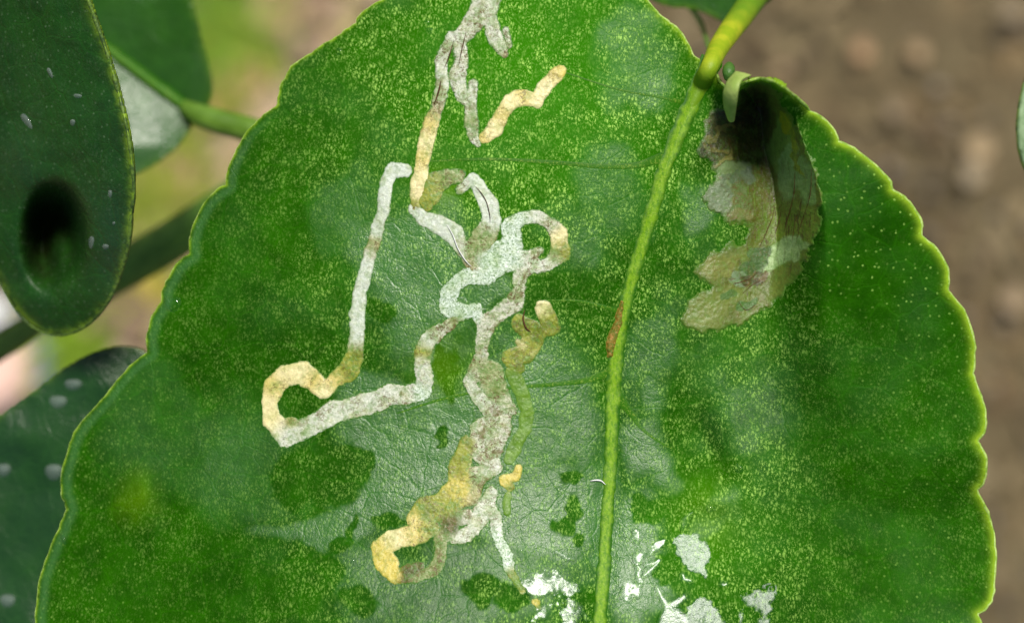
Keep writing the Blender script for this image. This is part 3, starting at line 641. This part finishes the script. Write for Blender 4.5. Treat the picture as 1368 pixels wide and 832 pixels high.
# ------------------------------------------------------------------ water on the leaf
def zsmooth(u, v): return zleaf(u, v, False) + .024 * noise(u, v, 130, 3) + .002
def film(label, nodes=None, poly=None, mat=None, th=.006, edge=1.0, seed=0, name='water_film', rough=0.0, holes=0.0):
    if poly is None:
        pts = np.array([(p[0], p[1], p[2]) for c in nodes for p in c]); u0, v0 = (pts[:, :2] - pts[:, 2:] - 5).min(0); u1, v1 = (pts[:, :2] + pts[:, 2:] + 5).max(0)
    else:
        pts = np.array(poly, float); u0, v0 = pts.min(0) - 5; u1, v1 = pts.max(0) + 5
    u, v = np.meshgrid(np.arange(u0, u1, 1.0), np.arange(v0, v1, 1.0))
    wu = u + edge * fbm(u, v, 9, seed + 150); wv = v + edge * fbm(u, v, 9, seed + 160)
    if poly is None: d, _ = capsules(wu, wv, [[tuple(p) + ('w',) for p in c] for c in nodes])
    else:
        d, _, _, ins = poly_near(wu, wv, chaikin(poly, 1)); d = np.where(ins, -d, d)
    if holes: d = np.maximum(d, holes * (fbm(u, v, 24, seed + 190) + .25 * fbm(u, v, 8, seed + 195)) - 1.0)
    keep = d < 1.6
    th = th if mat is None else .003
    h = th * (1 - np.exp(np.minimum(d, 0) / 2.2)) - .012 * sstep(0, 1.6, d) + .007 + rough * fbm(u, v, 7, seed + 170)
    cells = grid_cells(*u.shape); kk = keep.ravel(); cells = cells[kk[cells].all(1)]
    used = np.zeros(keep.size, bool); used[cells] = True; used = used.reshape(keep.shape); cells = compact(used, cells)
    o = make_obj(name, place(u[used], v[used], zsmooth(u[used], v[used]) + h[used]), cells, mat or MAT_WATER)
    return tag(o, label, 'water')
film('small pointed water film, uppermost of the bright patches right of the midrib', poly=[(928, 682), (918, 685), (911, 691), (907, 701), (911, 712), (917, 706), (922, 697)], seed=1)
film('ragged silvery water patch with dull speckled surface, just under the small pointed film', poly=[(906, 714), (929, 708), (937, 722), (952, 738), (944, 752), (942, 771), (930, 770), (921, 759), (906, 751), (902, 732)], mat=MAT_WATER_DULL, edge=11, seed=2, holes=3)
film('tiny curled water bead hanging under the ragged silvery patch', nodes=[[(912, 767, 4), (914, 773, 5), (922, 775, 4)]], seed=3)
film('narrow bright water film slanting up beside the midrib, left of the ragged silvery patch', poly=[(893, 717), (874, 722), (865, 732), (858, 744), (868, 742), (880, 736), (889, 726)], edge=5, seed=4, holes=6)
film('slim leaf-shaped water film below the narrow slanting one, dark gap between', nodes=[[(882, 748, 3), (871, 760, 6), (860, 769, 3)], [(862, 754, 2), (872, 752, 3), (880, 747, 3)]], seed=5)
film('large white shining water film with two rounded arms at the bottom right of the midrib', nodes=[[(879, 785, 4), (884, 796, 5.5), (893, 808, 8), (900, 830, 22), (900, 850, 26)], [(893, 808, 8), (904, 803, 7), (914, 797, 6)]], seed=6, edge=1.6)
film('dull grey water patch touching the right side of the two-armed film', poly=[(931, 797), (945, 796), (956, 808), (965, 824), (966, 850), (915, 850), (916, 812)], mat=MAT_WATER_DULL, edge=9, seed=7, holes=3)
film('faint grey-green water patch, rightmost of those at the bottom', poly=[(995, 792), (1018, 782), (1038, 786), (1030, 815), (1022, 850), (988, 850), (990, 815)], mat=MAT_WATER_FAINT, edge=11, seed=8, holes=9)
film('frothy white water patch left of the midrib below two teardrops', poly=[(694, 776), (708, 764), (728, 758), (752, 762), (772, 776), (780, 792), (760, 800), (740, 796), (716, 800), (700, 790)], edge=9, seed=9, holes=9)
film('broad frothy water patch at the bottom edge left of the midrib', poly=[(706, 830), (722, 808), (752, 798), (778, 798), (790, 822), (786, 848), (706, 848)], edge=10, seed=10, holes=9)
film('thin string of white water flecks above the frothy patch', nodes=[[(743, 736, 3), (750, 739, 3), (757, 744, 3), (765, 748, 2)]], edge=3, seed=11)

film('jagged white glint of water against the left side of the midrib at the bottom edge', poly=[(742, 812), (756, 806), (768, 812), (778, 806), (782, 818), (776, 832), (760, 846), (748, 836), (752, 824)], edge=7, seed=13)
film('small broken white glint of water at the far left end of the frothy patch', poly=[(708, 778), (722, 774), (730, 780), (724, 788), (712, 790)], edge=6, seed=14)
film('small glint of water right of the midrib, left end of the narrow slanting film', poly=[(844, 744), (853, 733), (863, 738), (861, 751), (850, 756)], edge=1.5, seed=15)
film('low bright crumb of water under the ragged silvery patch, right of the bead', poly=[(960, 776), (968, 772), (976, 780), (970, 786), (962, 784)], edge=4, seed=16)
film('broken wet glints along the right side of the midrib, left of the slanting films', poly=[(822, 716), (840, 700), (858, 712), (860, 740), (856, 780), (862, 812), (846, 826), (828, 800), (826, 750)], edge=9, seed=17, holes=20)
def drop(label, u, v, a, b, rot=0, h=.05, z=None, zf=zleaf):
    """a dome of water: rounded drop with a flat foot"""
    t = np.linspace(0, 1, 12); th = np.linspace(0, 2 * math.pi, 24, endpoint=False)
    rr = np.sin(t * math.pi / 2); hh = np.cos(t * math.pi / 2)
    cr, sr = math.cos(R(rot)), math.sin(R(rot))
    lx = rr[:, None] * np.cos(th) * a; ly = rr[:, None] * np.sin(th) * b * (1 + .25 * np.sin(th))
    U = u + lx * cr - ly * sr; V = v + lx * sr + ly * cr
    Z = zf(U, V) + (.5 if zf is zleaf else .62) * h * (1 - rr[:, None] ** 2.2) - .003
    co = place(U, V, Z).reshape(-1, 3)
    i = np.arange(12 * 24).reshape(12, 24); j = np.roll(i, -1, 1)
    cells = np.stack([i[:-1], i[1:], j[1:], j[:-1]], -1).reshape(-1, 4)
    o = make_obj('water_drop', co, cells[:, ::-1], MAT_DROP if zf is zleaf else MAT_DROP_DULL)
    return tag(o, label, 'water drop', 'water drops on the leaves')
drop('round clear water drop near the left margin of the large leaf', 230, 403, 13, 12, 0, .07)
drop('dark teardrop of water left of the midrib, upper of two side by side', 697, 735, 6, 11, 0, .04)
drop('slim green teardrop of water left of the midrib, lower of two side by side', 741, 752, 4, 11, 0, .035)
drop('tiny bright water drop on the left margin, below the yellow spot', 84, 717, 4, 9, -15, .04)
drop('small water drop left of the topmost white mine, upper of a pair', 570, 30, 5, 5, 0, .03)
drop('small water drop left of the topmost white mine, lower of a pair', 574, 40, 6, 5, 0, .03)
drop('small water drop inside the upper left margin of the large leaf', 453, 68, 5, 6, 20, .03)
drop('small water drop beside the cream lower left mine tip', 472, 748, 5, 8, 10, .03)
drop('small round water drop right of the dark crease near the bright films', 987, 624, 8, 7, 30, .035)
drop('water drop with a pale rim just above the bright water films', 950, 679, 8, 6, 20, .035)
f = hair('white_filament', [(789, 642), (796, 641), (803, 642), (809, 647)], .006, MAT_FIBRE, None, .012)
tag(f, 'short white filament lying against the left side of the midrib', 'fibre')

# ------------------------------------------------------------------ the other leaves
def other_leaf(name, label, outline, zf, mat, attrfn, sp=4.0, midrib=None, rib_mat=None, margin=None, rib_h=.03):
    o = thing(name, label, 'leaf')
    P = np.array(outline, float); u0, v0 = P.min(0) - 8; u1, v1 = P.max(0) + 8
    Q = chaikin(outline, 2)
    sheet('blade', Q, zf, np.arange(u0, u1, sp), np.arange(v0, v1, sp), mat, o, attrfn, .035)
    if midrib is not None: strip('midrib', midrib, zf, rib_h, rib_mat or MAT_RIB, o, 80, 12)
    if margin:
        Z = zf(Q[:, 0], Q[:, 1]) - .015
        n = len(Q); ctrl = np.column_stack([Q, Z, .014 + .008 * noise(Q[:, 0], Q[:, 1], 9, 5)])
        tube('leaf_margin', ctrl, margin, o, n * 2, 8)
    return o
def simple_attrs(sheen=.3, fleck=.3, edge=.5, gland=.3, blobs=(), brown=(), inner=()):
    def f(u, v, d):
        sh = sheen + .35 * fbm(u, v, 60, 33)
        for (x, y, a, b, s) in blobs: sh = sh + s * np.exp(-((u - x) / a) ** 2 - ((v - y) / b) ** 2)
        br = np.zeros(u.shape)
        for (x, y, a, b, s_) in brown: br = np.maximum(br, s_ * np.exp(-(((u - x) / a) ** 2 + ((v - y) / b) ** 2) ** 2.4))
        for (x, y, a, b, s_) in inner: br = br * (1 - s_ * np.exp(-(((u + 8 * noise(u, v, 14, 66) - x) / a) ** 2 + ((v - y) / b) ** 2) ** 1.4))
        return dict(painted_light=np.zeros(u.shape), brown=br, sheen=np.clip(sh, 0, 1), fleck=np.full(u.shape, fleck), yellow=np.zeros(u.shape), edge=edge * np.exp(-(d / 4.5) ** 1.3), gland=np.full(u.shape, gland))
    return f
# near leaf at the upper left, turned from the sun, with a sunken pit
def z1(u, v):
    z = .12 - .0035 * np.maximum(178 - u, 0) - .000004 * (178 - u) ** 2
    z = z - .0006 * np.maximum(v - 330, 0) ** 1.25 - .0022 * (v - 150)
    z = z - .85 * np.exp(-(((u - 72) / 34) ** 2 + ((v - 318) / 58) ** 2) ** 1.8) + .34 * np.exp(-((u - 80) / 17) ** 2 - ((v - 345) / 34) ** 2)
    return z + .06 * noise(u, v, 60, 8) + .02 * noise(u, v, 22, 9)
O1 = [(96, -60), (112, -20), (122, 12), (136, 50), (146, 80), (152, 100), (158, 122), (165, 150), (171, 178), (175, 205), (178, 235), (179, 262), (175, 285), (173, 320), (168, 345), (158, 375), (146, 402), (128, 425), (108, 440), (85, 448), (60, 445), (36, 431), (16, 408), (2, 380), (-30, 330),
      (-120, 280), (-240, 150), (-290, 0), (-240, -120), (-80, -170), (60, -130)]
marg2 = plain('dark_leaf_margin', (.05, .11, .03), (.20, .34, .05), 20, .4, .5, trans=.35)
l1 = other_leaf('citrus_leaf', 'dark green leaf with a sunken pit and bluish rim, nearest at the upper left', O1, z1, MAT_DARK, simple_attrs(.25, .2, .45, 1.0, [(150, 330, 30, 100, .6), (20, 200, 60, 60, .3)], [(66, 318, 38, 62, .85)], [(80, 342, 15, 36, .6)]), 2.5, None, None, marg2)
for k, (u, v, a, b, r, w) in enumerate([(66, 96, 4, 10, -25, 'slim water streak high on the dark pitted leaf'), (34, 160, 6, 16, -35, 'long water streak left on the dark pitted leaf above its pit'), (104, 128, 8, 4, 10, 'small flat water drop near the rim of the dark pitted leaf'), (97, 163, 5, 6, 0, 'pale water drop in the middle of the dark pitted leaf'),
        (141, 329, 6, 5, 0, 'round sparkling water drop right of the pit on the dark leaf'), (122, 322, 5, 11, 5, 'dull water streak between the pit and the sparkling drop'), (147, 258, 4, 7, 0, 'small water drop at the right rim of the dark leaf above the pit'), (152, 298, 3, 3, 0, 'tiniest water drop on the right rim of the dark pitted leaf')]):
    drop(w, u, v, a * .75, b * .8, r, .03, zf=z1)
# leaf behind it with a pale shining lower half
def z2(u, v):
    s = (v - np.interp(u, [60, 140, 200, 258], [0, 60, 105, 150])) * .8
    return -3.8 - .19 * K * (u - 258) + np.where(s < 0, -.45 * K * s, .27 * K * s) + .12 * noise(u, v, 60, 18)
O2 = [(262, 158), (276, 150), (284, 128), (285, 105), (276, 70), (266, 35), (256, 0), (240, -60), (190, -110), (100, -130), (30, -80), (20, 20), (60, 120), (90, 220), (130, 246), (165, 240), (200, 226), (230, 205), (250, 182)]
l2 = other_leaf('citrus_leaf', 'blurred green leaf with a pale shining lower half, behind the dark pitted leaf', O2, z2, MAT_BACK, simple_attrs(.35, .1, .15, .1, [(175, 200, 60, 60, .8)]), 4,
                [(30, -20, 4), (100, 30, 6), (150, 70, 8), (200, 108, 9), (258, 150, 9)], MAT_VEIN, None, .06)
tube('petiole', [(245, 141, -3.7, .06), (262, 152, -3.65, .10), (290, 162, -3.6, .12), (320, 170, -3.55, .12), (350, 180, -3.5, .13), (420, 210, -3.5, .14)], MAT_STEM, l2, 30, 12)
# leaf at the lower left, under the big one
def z3(u, v):
    s = (u - 90) * .6 + (v - 620) * -.2
    return -1.75 + .0012 * s - .000006 * s ** 2 + .14 * noise(u, v, 90, 28) + .05 * noise(u, v, 35, 29)
O3 = [(-120, 640), (0, 553), (30, 532), (62, 508), (90, 488), (115, 474), (140, 465), (165, 461), (195, 466), (230, 500), (260, 580), (270, 700), (230, 860), (140, 1000), (0, 1060), (-120, 960), (-180, 800)]
l3 = other_leaf('citrus_leaf', 'blurred dark wet leaf in the lower left corner, under the large leaf', O3, z3, MAT_DARK, simple_attrs(.75, .05, .1, .1), 4)
for (u, v, a, b, w) in [(98, 512, 12, 8, 'blurred water drop near the top of the lower left leaf, right of a pair'), (78, 535, 12, 9, 'blurred water drop near the top of the lower left leaf, left of a pair'), (72, 628, 12, 11, 'blurred water drop on the lower left leaf touching the large leaf margin'), (5, 626, 10, 9, 'blurred water drop at the left border of the lower left leaf'), (10, 800, 11, 9, 'blurred water drop in the bottom corner of the lower left leaf')]:
    drop(w, u, v, a, b, 0, .09, zf=z3)
# pale leaf entering at the right border
def z4(u, v): return -.9 + .002 * (u - 1360) - .00002 * (v - 170) ** 2
O4 = [(1380, 88), (1370, 105), (1363, 135), (1359.5, 165), (1359.5, 188), (1363, 208), (1370, 226), (1395, 280), (1450, 330), (1540, 330), (1580, 220), (1540, 80), (1470, 30), (1410, 45)]
l4 = other_leaf('citrus_leaf', 'pale grey-green leaf underside just entering at the right border', O4, z4, MAT_PALE, None, 4, [(1375, 170, 3), (1430, 180, 6), (1560, 190, 9)], MAT_VEIN, marg2)
# leaf across the top border beside the petiole
def z5(u, v): return .0 + .004 * (u - 950) * .5 - .003 * (v - 0) * .3 + .0 * u
O5 = [(852, -14), (870, 2), (898, 11), (925, 12), (946, 20), (966, 32), (985, 24), (1010, 13), (1030, 2), (1050, -24), (1060, -80), (1000, -140), (900, -120), (850, -60)]
l5 = other_leaf('citrus_leaf', 'blurred bright green leaf cut by the top border beside the yellow petiole', O5, lambda u, v: z5(u, v) - 2.4, MAT_BACK, simple_attrs(.3, .1, .2, .1), 3)
# stems
tw = tube('green_twig', [(60, 420, -6.6, .24), (120, 385, -6.4, .23), (178, 352, -6.2, .225), (230, 322, -6.0, .22), (285, 285, -5.9, .21), (370, 230, -5.9, .20), (520, 140, -6, .19)], MAT_TWIG, None, 50, 16)
tag(tw, 'thick dark green twig running between the pitted leaf and the large leaf', 'twig')
tw2 = tube('green_twig', [(-60, 500, -5, .14), (0, 462, -4.9, .14), (40, 436, -4.8, .13), (80, 405, -4.7, .12), (140, 350, -4.6, .12)], MAT_STEM, None, 40, 14)
tag(tw2, 'blurred green stem between the white scrap and the pink scrap at the left border', 'twig')
tw3 = tube('thin_stem', [(912, 0, -3.4, .02), (926, 16, -3.2, .025), (936, 32, -3.0, .025), (943, 52, -2.6, .02), (952, 80, -2.0, .02)], MAT_TWIG, None, 30, 8)
tag(tw3, 'thin dark stem curving down beside the yellow petiole at the top', 'stem')

# ------------------------------------------------------------------ ground far below
GZ = -74.0
def ground_material():
    m = NT('dry_soil')
    a = m.noise(.22, 5, .6); b = m.noise(1.3, 5, .65)
    col = m.mix(m.rng(b, .3, .7), (.110, .084, .043), (.200, .156, .083))
    col = m.mix(m.rng(a, .42, .68), col, (.225, .182, .098))
    return m.done(m.bsdf(col, .9, .2, m.bump(m.noise(2.2, 5, .7), .9, .5)))
g = 4000.0
gu = np.concatenate([[-g, -800, -200], np.linspace(-45, 45, 120), [200, 800, g]])
X, Y = np.meshgrid(gu, gu)
Zg = GZ + np.where((abs(X) < 46) & (abs(Y) < 46), 1.2 * noise(X * 10, Y * 10, 55, 2) + .5 * noise(X * 10, Y * 10, 17, 6), 0)
ground = make_obj('ground', np.stack([X, Y, Zg], -1).reshape(-1, 3), grid_cells(*X.shape)[:, ::-1], ground_material())
ground['kind'] = 'structure'
def attr_mat(name, rough, trans=0.0):
    m = NT(name); c = m.attr('tone', 'Color')
    col = m.mix(m.rng(m.noise(3, 3), .35, .65, 0, .35), c, (.10, .07, .04))
    return m.done(m.bsdf(col, rough, .25, m.bump(m.noise(6, 3), .4, .1), trans=trans))
def gpos(u, v):  # ground point under a traced spot
    s = K * (D - GZ) / D; return (u - 684) * s, -(v - 416) * s
# dry leaf bits lying about
co = []; qd = []; tn = []
def bit(x, y, L, wd, ang, tone, lift=.2, curl=.25):
    b = len(co); c, s = math.cos(ang), math.sin(ang)
    tx, ty = random.uniform(-.2, .2), random.uniform(-.2, .2)
    for t in np.linspace(-1, 1, 6):
        w_ = wd * (1 - t * t) ** .7 + .02
        for q in (-1, 0, 1):
            lx, ly = t * L, q * w_
            z = GZ + .7 + lift + curl * L * t * t * .6 + curl * wd * abs(q) + tx * lx + ty * ly
            co.append((x + lx * c - ly * s, y + lx * s + ly * c, z)); tn.append(tone)
    for r in range(5):
        for q in range(2):
            i0 = b + r * 3 + q; qd.append((i0, i0 + 3, i0 + 4, i0 + 1))
tones = [(.25, .195, .10), (.22, .168, .085), (.18, .132, .068), (.32, .25, .135), (.13, .092, .048), (.24, .17, .082), (.17, .13, .072), (.28, .225, .125)]
for k in range(2200):
    L = random.uniform(.25, 1.1)
    bit(random.uniform(-36, 36), random.uniform(-26, 26), L, L * random.uniform(.25, .6), random.uniform(0, 6.28), random.choice(tones), random.uniform(-.4, .1), .1)
for k in range(1000):
    L = random.uniform(.5, 1.3); x, y = gpos(random.gauss(290, 110), random.gauss(170, 170))
    bit(x, y, L, L * random.uniform(.15, .5), random.uniform(0, 6.28), random.choice([(.66, .52, .32), (.60, .44, .26), (.55, .42, .28), (.62, .55, .22)]), random.uniform(-.2, .3), .1)  # sunlit ground painted in as paler straw bits
for (u, v, s, t) in [(1145, 72, .9, (.55, .36, .20)), (1220, 75, .8, (.48, .35, .20)), (1040, 95, .6, (.42, .30, .18)), (1300, 200, 1.2, (.50, .38, .22)), (1290, 235, 1.0, (.46, .38, .25)), (1340, 20, .9, (.40, .32, .20)), (1190, 150, .8, (.36, .28, .18)), (1345, 400, 1.1, (.42, .32, .2)),
                     (370, 20, 1.4, (.62, .44, .26)), (330, 105, 1.3, (.60, .42, .20)), (300, 150, 1.0, (.60, .40, .16)), (235, 240, 1.4, (.60, .42, .22)), (180, 420, 1.6, (.30, .21, .14)), (425, 15, 1.2, (.40, .28, .18)), (410, 60, 1.2, (.33, .24, .16)), (205, 385, .9, (.62, .48, .10))]:
    x, y = gpos(u, v); s = s * (.62 if u > 600 else 1); bit(x, y, s, s * .8, random.uniform(0, 6.28), t, .5)
litter = make_obj('leaf_litter', co, qd, attr_mat('dry_leaf_bits', .8, .15), None, None, {'tone': np.array(tn)}); litter['kind'] = 'stuff'
# pebbles
bm = bmesh.new(); bmesh.ops.create_icosphere(bm, subdivisions=1, radius=1); bv = np.array([v.co[:] for v in bm.verts]); bf = np.array([[v.index for v in f.verts] for f in bm.faces]); bm.free()
co2 = []; fc = []; t2 = []
for k in range(500):
    s = random.uniform(.12, .42); x, y = random.uniform(-28, 28), random.uniform(-20, 20)
    p = bv * (1 + .25 * (rng.random((len(bv), 1)) - .5)) * s * np.array([1, random.uniform(.6, 1), .6]); p = p + np.array([x, y, GZ + .5 + s * .3])
    fc.append(bf + len(bv) * k); co2.append(p); g_ = random.uniform(.10, .30); t2.append(np.repeat([[g_, g_ * .86, g_ * .68]], len(bv), 0))
peb = make_obj('pebbles', np.vstack(co2), np.vstack(fc), attr_mat('pebble_stone', .7), None, None, {'tone': np.vstack(t2)}); peb['kind'] = 'stuff'
# grass where the photograph's left side turns green
co3 = []; q3 = []; t3 = []
def blade_of_grass(x, y, h, tone):
    b = len(co3); a = random.uniform(0, 6.28); lean = random.uniform(.3, 1.1); wd = random.uniform(.10, .2)
    for k, t in enumerate(np.linspace(0, 1, 5)):
        w_ = wd * (1 - t * .9); px = x + math.cos(a) * lean * h * t * t; py = y + math.sin(a) * lean * h * t * t; z = GZ + .2 + h * t * (1 - .25 * t)
        for q in (-1, 1): co3.append((px - math.sin(a) * w_ * q, py + math.cos(a) * w_ * q, z)); t3.append(tone)
    for r in range(4): i0 = b + 2 * r; q3.append((i0, i0 + 1, i0 + 3, i0 + 2))
for (u, v, r, n_, tone) in [(310, 25, 2.2, 312, (0.28, 0.53, 0.054)), (290, 60, 1.8, 204, (0.33, 0.58, 0.045)), (335, 70, 1.8, 108, (0.45, 0.53, 0.054)), (345, 45, 1.2, 72, (0.38, 0.53, 0.063)), (225, 225, 2.4, 204, (0.43, 0.53, 0.054)), (250, 205, 1.6, 96, (0.45, 0.53, 0.063)), (190, 270, 2.0, 192, (0.40, 0.53, 0.045)), (300, 120, 1.3, 60, (0.50, 0.53, 0.072)),
                           (105, 465, 1.6, 240, (0.33, 0.53, 0.036)), (200, 380, .9, 72, (0.50, 0.53, 0.054)), (240, 110, 2, 192, (0.25, 0.45, 0.045))]:
    x, y = gpos(u, v)
    for k in range(n_):
        e = 1 + random.uniform(-.25, .25); blade_of_grass(x + random.gauss(0, r * .6), y + random.gauss(0, r * .6), random.uniform(.8, 2.6), tuple(c * e for c in tone))
gr = make_obj('grass', co3, q3, attr_mat('grass_blades', .5, .3), None, None, {'tone': np.array(t3)}); gr['kind'] = 'stuff'
# two pale scraps on the ground at the left border
def scrap(name, label, cat, outline, mat, h=.8, seed=0, parent=None):
    P = chaikin([gpos(*p) for p in outline], 2)
    us = np.arange(P[:, 0].min() - .3, P[:, 0].max() + .3, .12); vs2 = np.arange(P[:, 1].min() - .3, P[:, 1].max() + .3, .12)
    u, v = np.meshgrid(us, vs2); d, nu, nv, ins = poly_near(u, v, P)
    keep = ins | (d < .1); u = np.where(keep & ~ins, nu, u); v = np.where(keep & ~ins, nv, v); d = np.where(ins, d, 0)
    z = GZ + .9 + h * sstep(0, .9, d) + .35 * noise(u * 10, v * 10, 9, seed) * sstep(0, .5, d)
    cells = grid_cells(*u.shape); kk = keep.ravel(); cells = cells[kk[cells].all(1)]
    used = np.zeros(keep.size, bool); used[cells] = True; used = used.reshape(keep.shape); cells = compact(used, cells)
    o = make_obj(name, np.stack([u[used], v[used], z[used]], -1), cells, mat, parent)
    m_ = o.modifiers.new('thickness', 'SOLIDIFY'); m_.thickness = .08; m_.offset = -1
    return tag(o, label, cat) if label else o
pk = thing('cloth_scrap', 'blurred pale pink scrap with a blue edge, at the left border', 'scrap')
scrap('pink_panel', None, None, [(-40, 560), (-30, 500), (5, 468), (30, 452), (52, 450), (56, 475), (50, 510), (35, 535), (0, 560)], plain('pink_cloth', (.80, .52, .42), (.86, .62, .52), 1.5, .8, .2, .3, 0.0, .1), .9, 3, pk)
scrap('blue_panel', None, None, [(52, 446), (70, 448), (82, 465), (80, 500), (66, 522), (50, 520), (54, 490), (58, 465)], plain('blue_cloth', (.16, .20, .42), (.24, .28, .52), 1.5, .8, .2, .3, 0.0, .1), .8, 4, pk)
scrap('paper_scrap', 'blurred white scrap at the left border, above the pink one', 'scrap', [(-60, 470), (-40, 400), (0, 396), (20, 404), (26, 420), (10, 440), (-20, 462)], plain('white_paper', (.78, .80, .82), (.84, .86, .88), 1.5, .7, .3, .2, 0.0, .1), .9, 5)
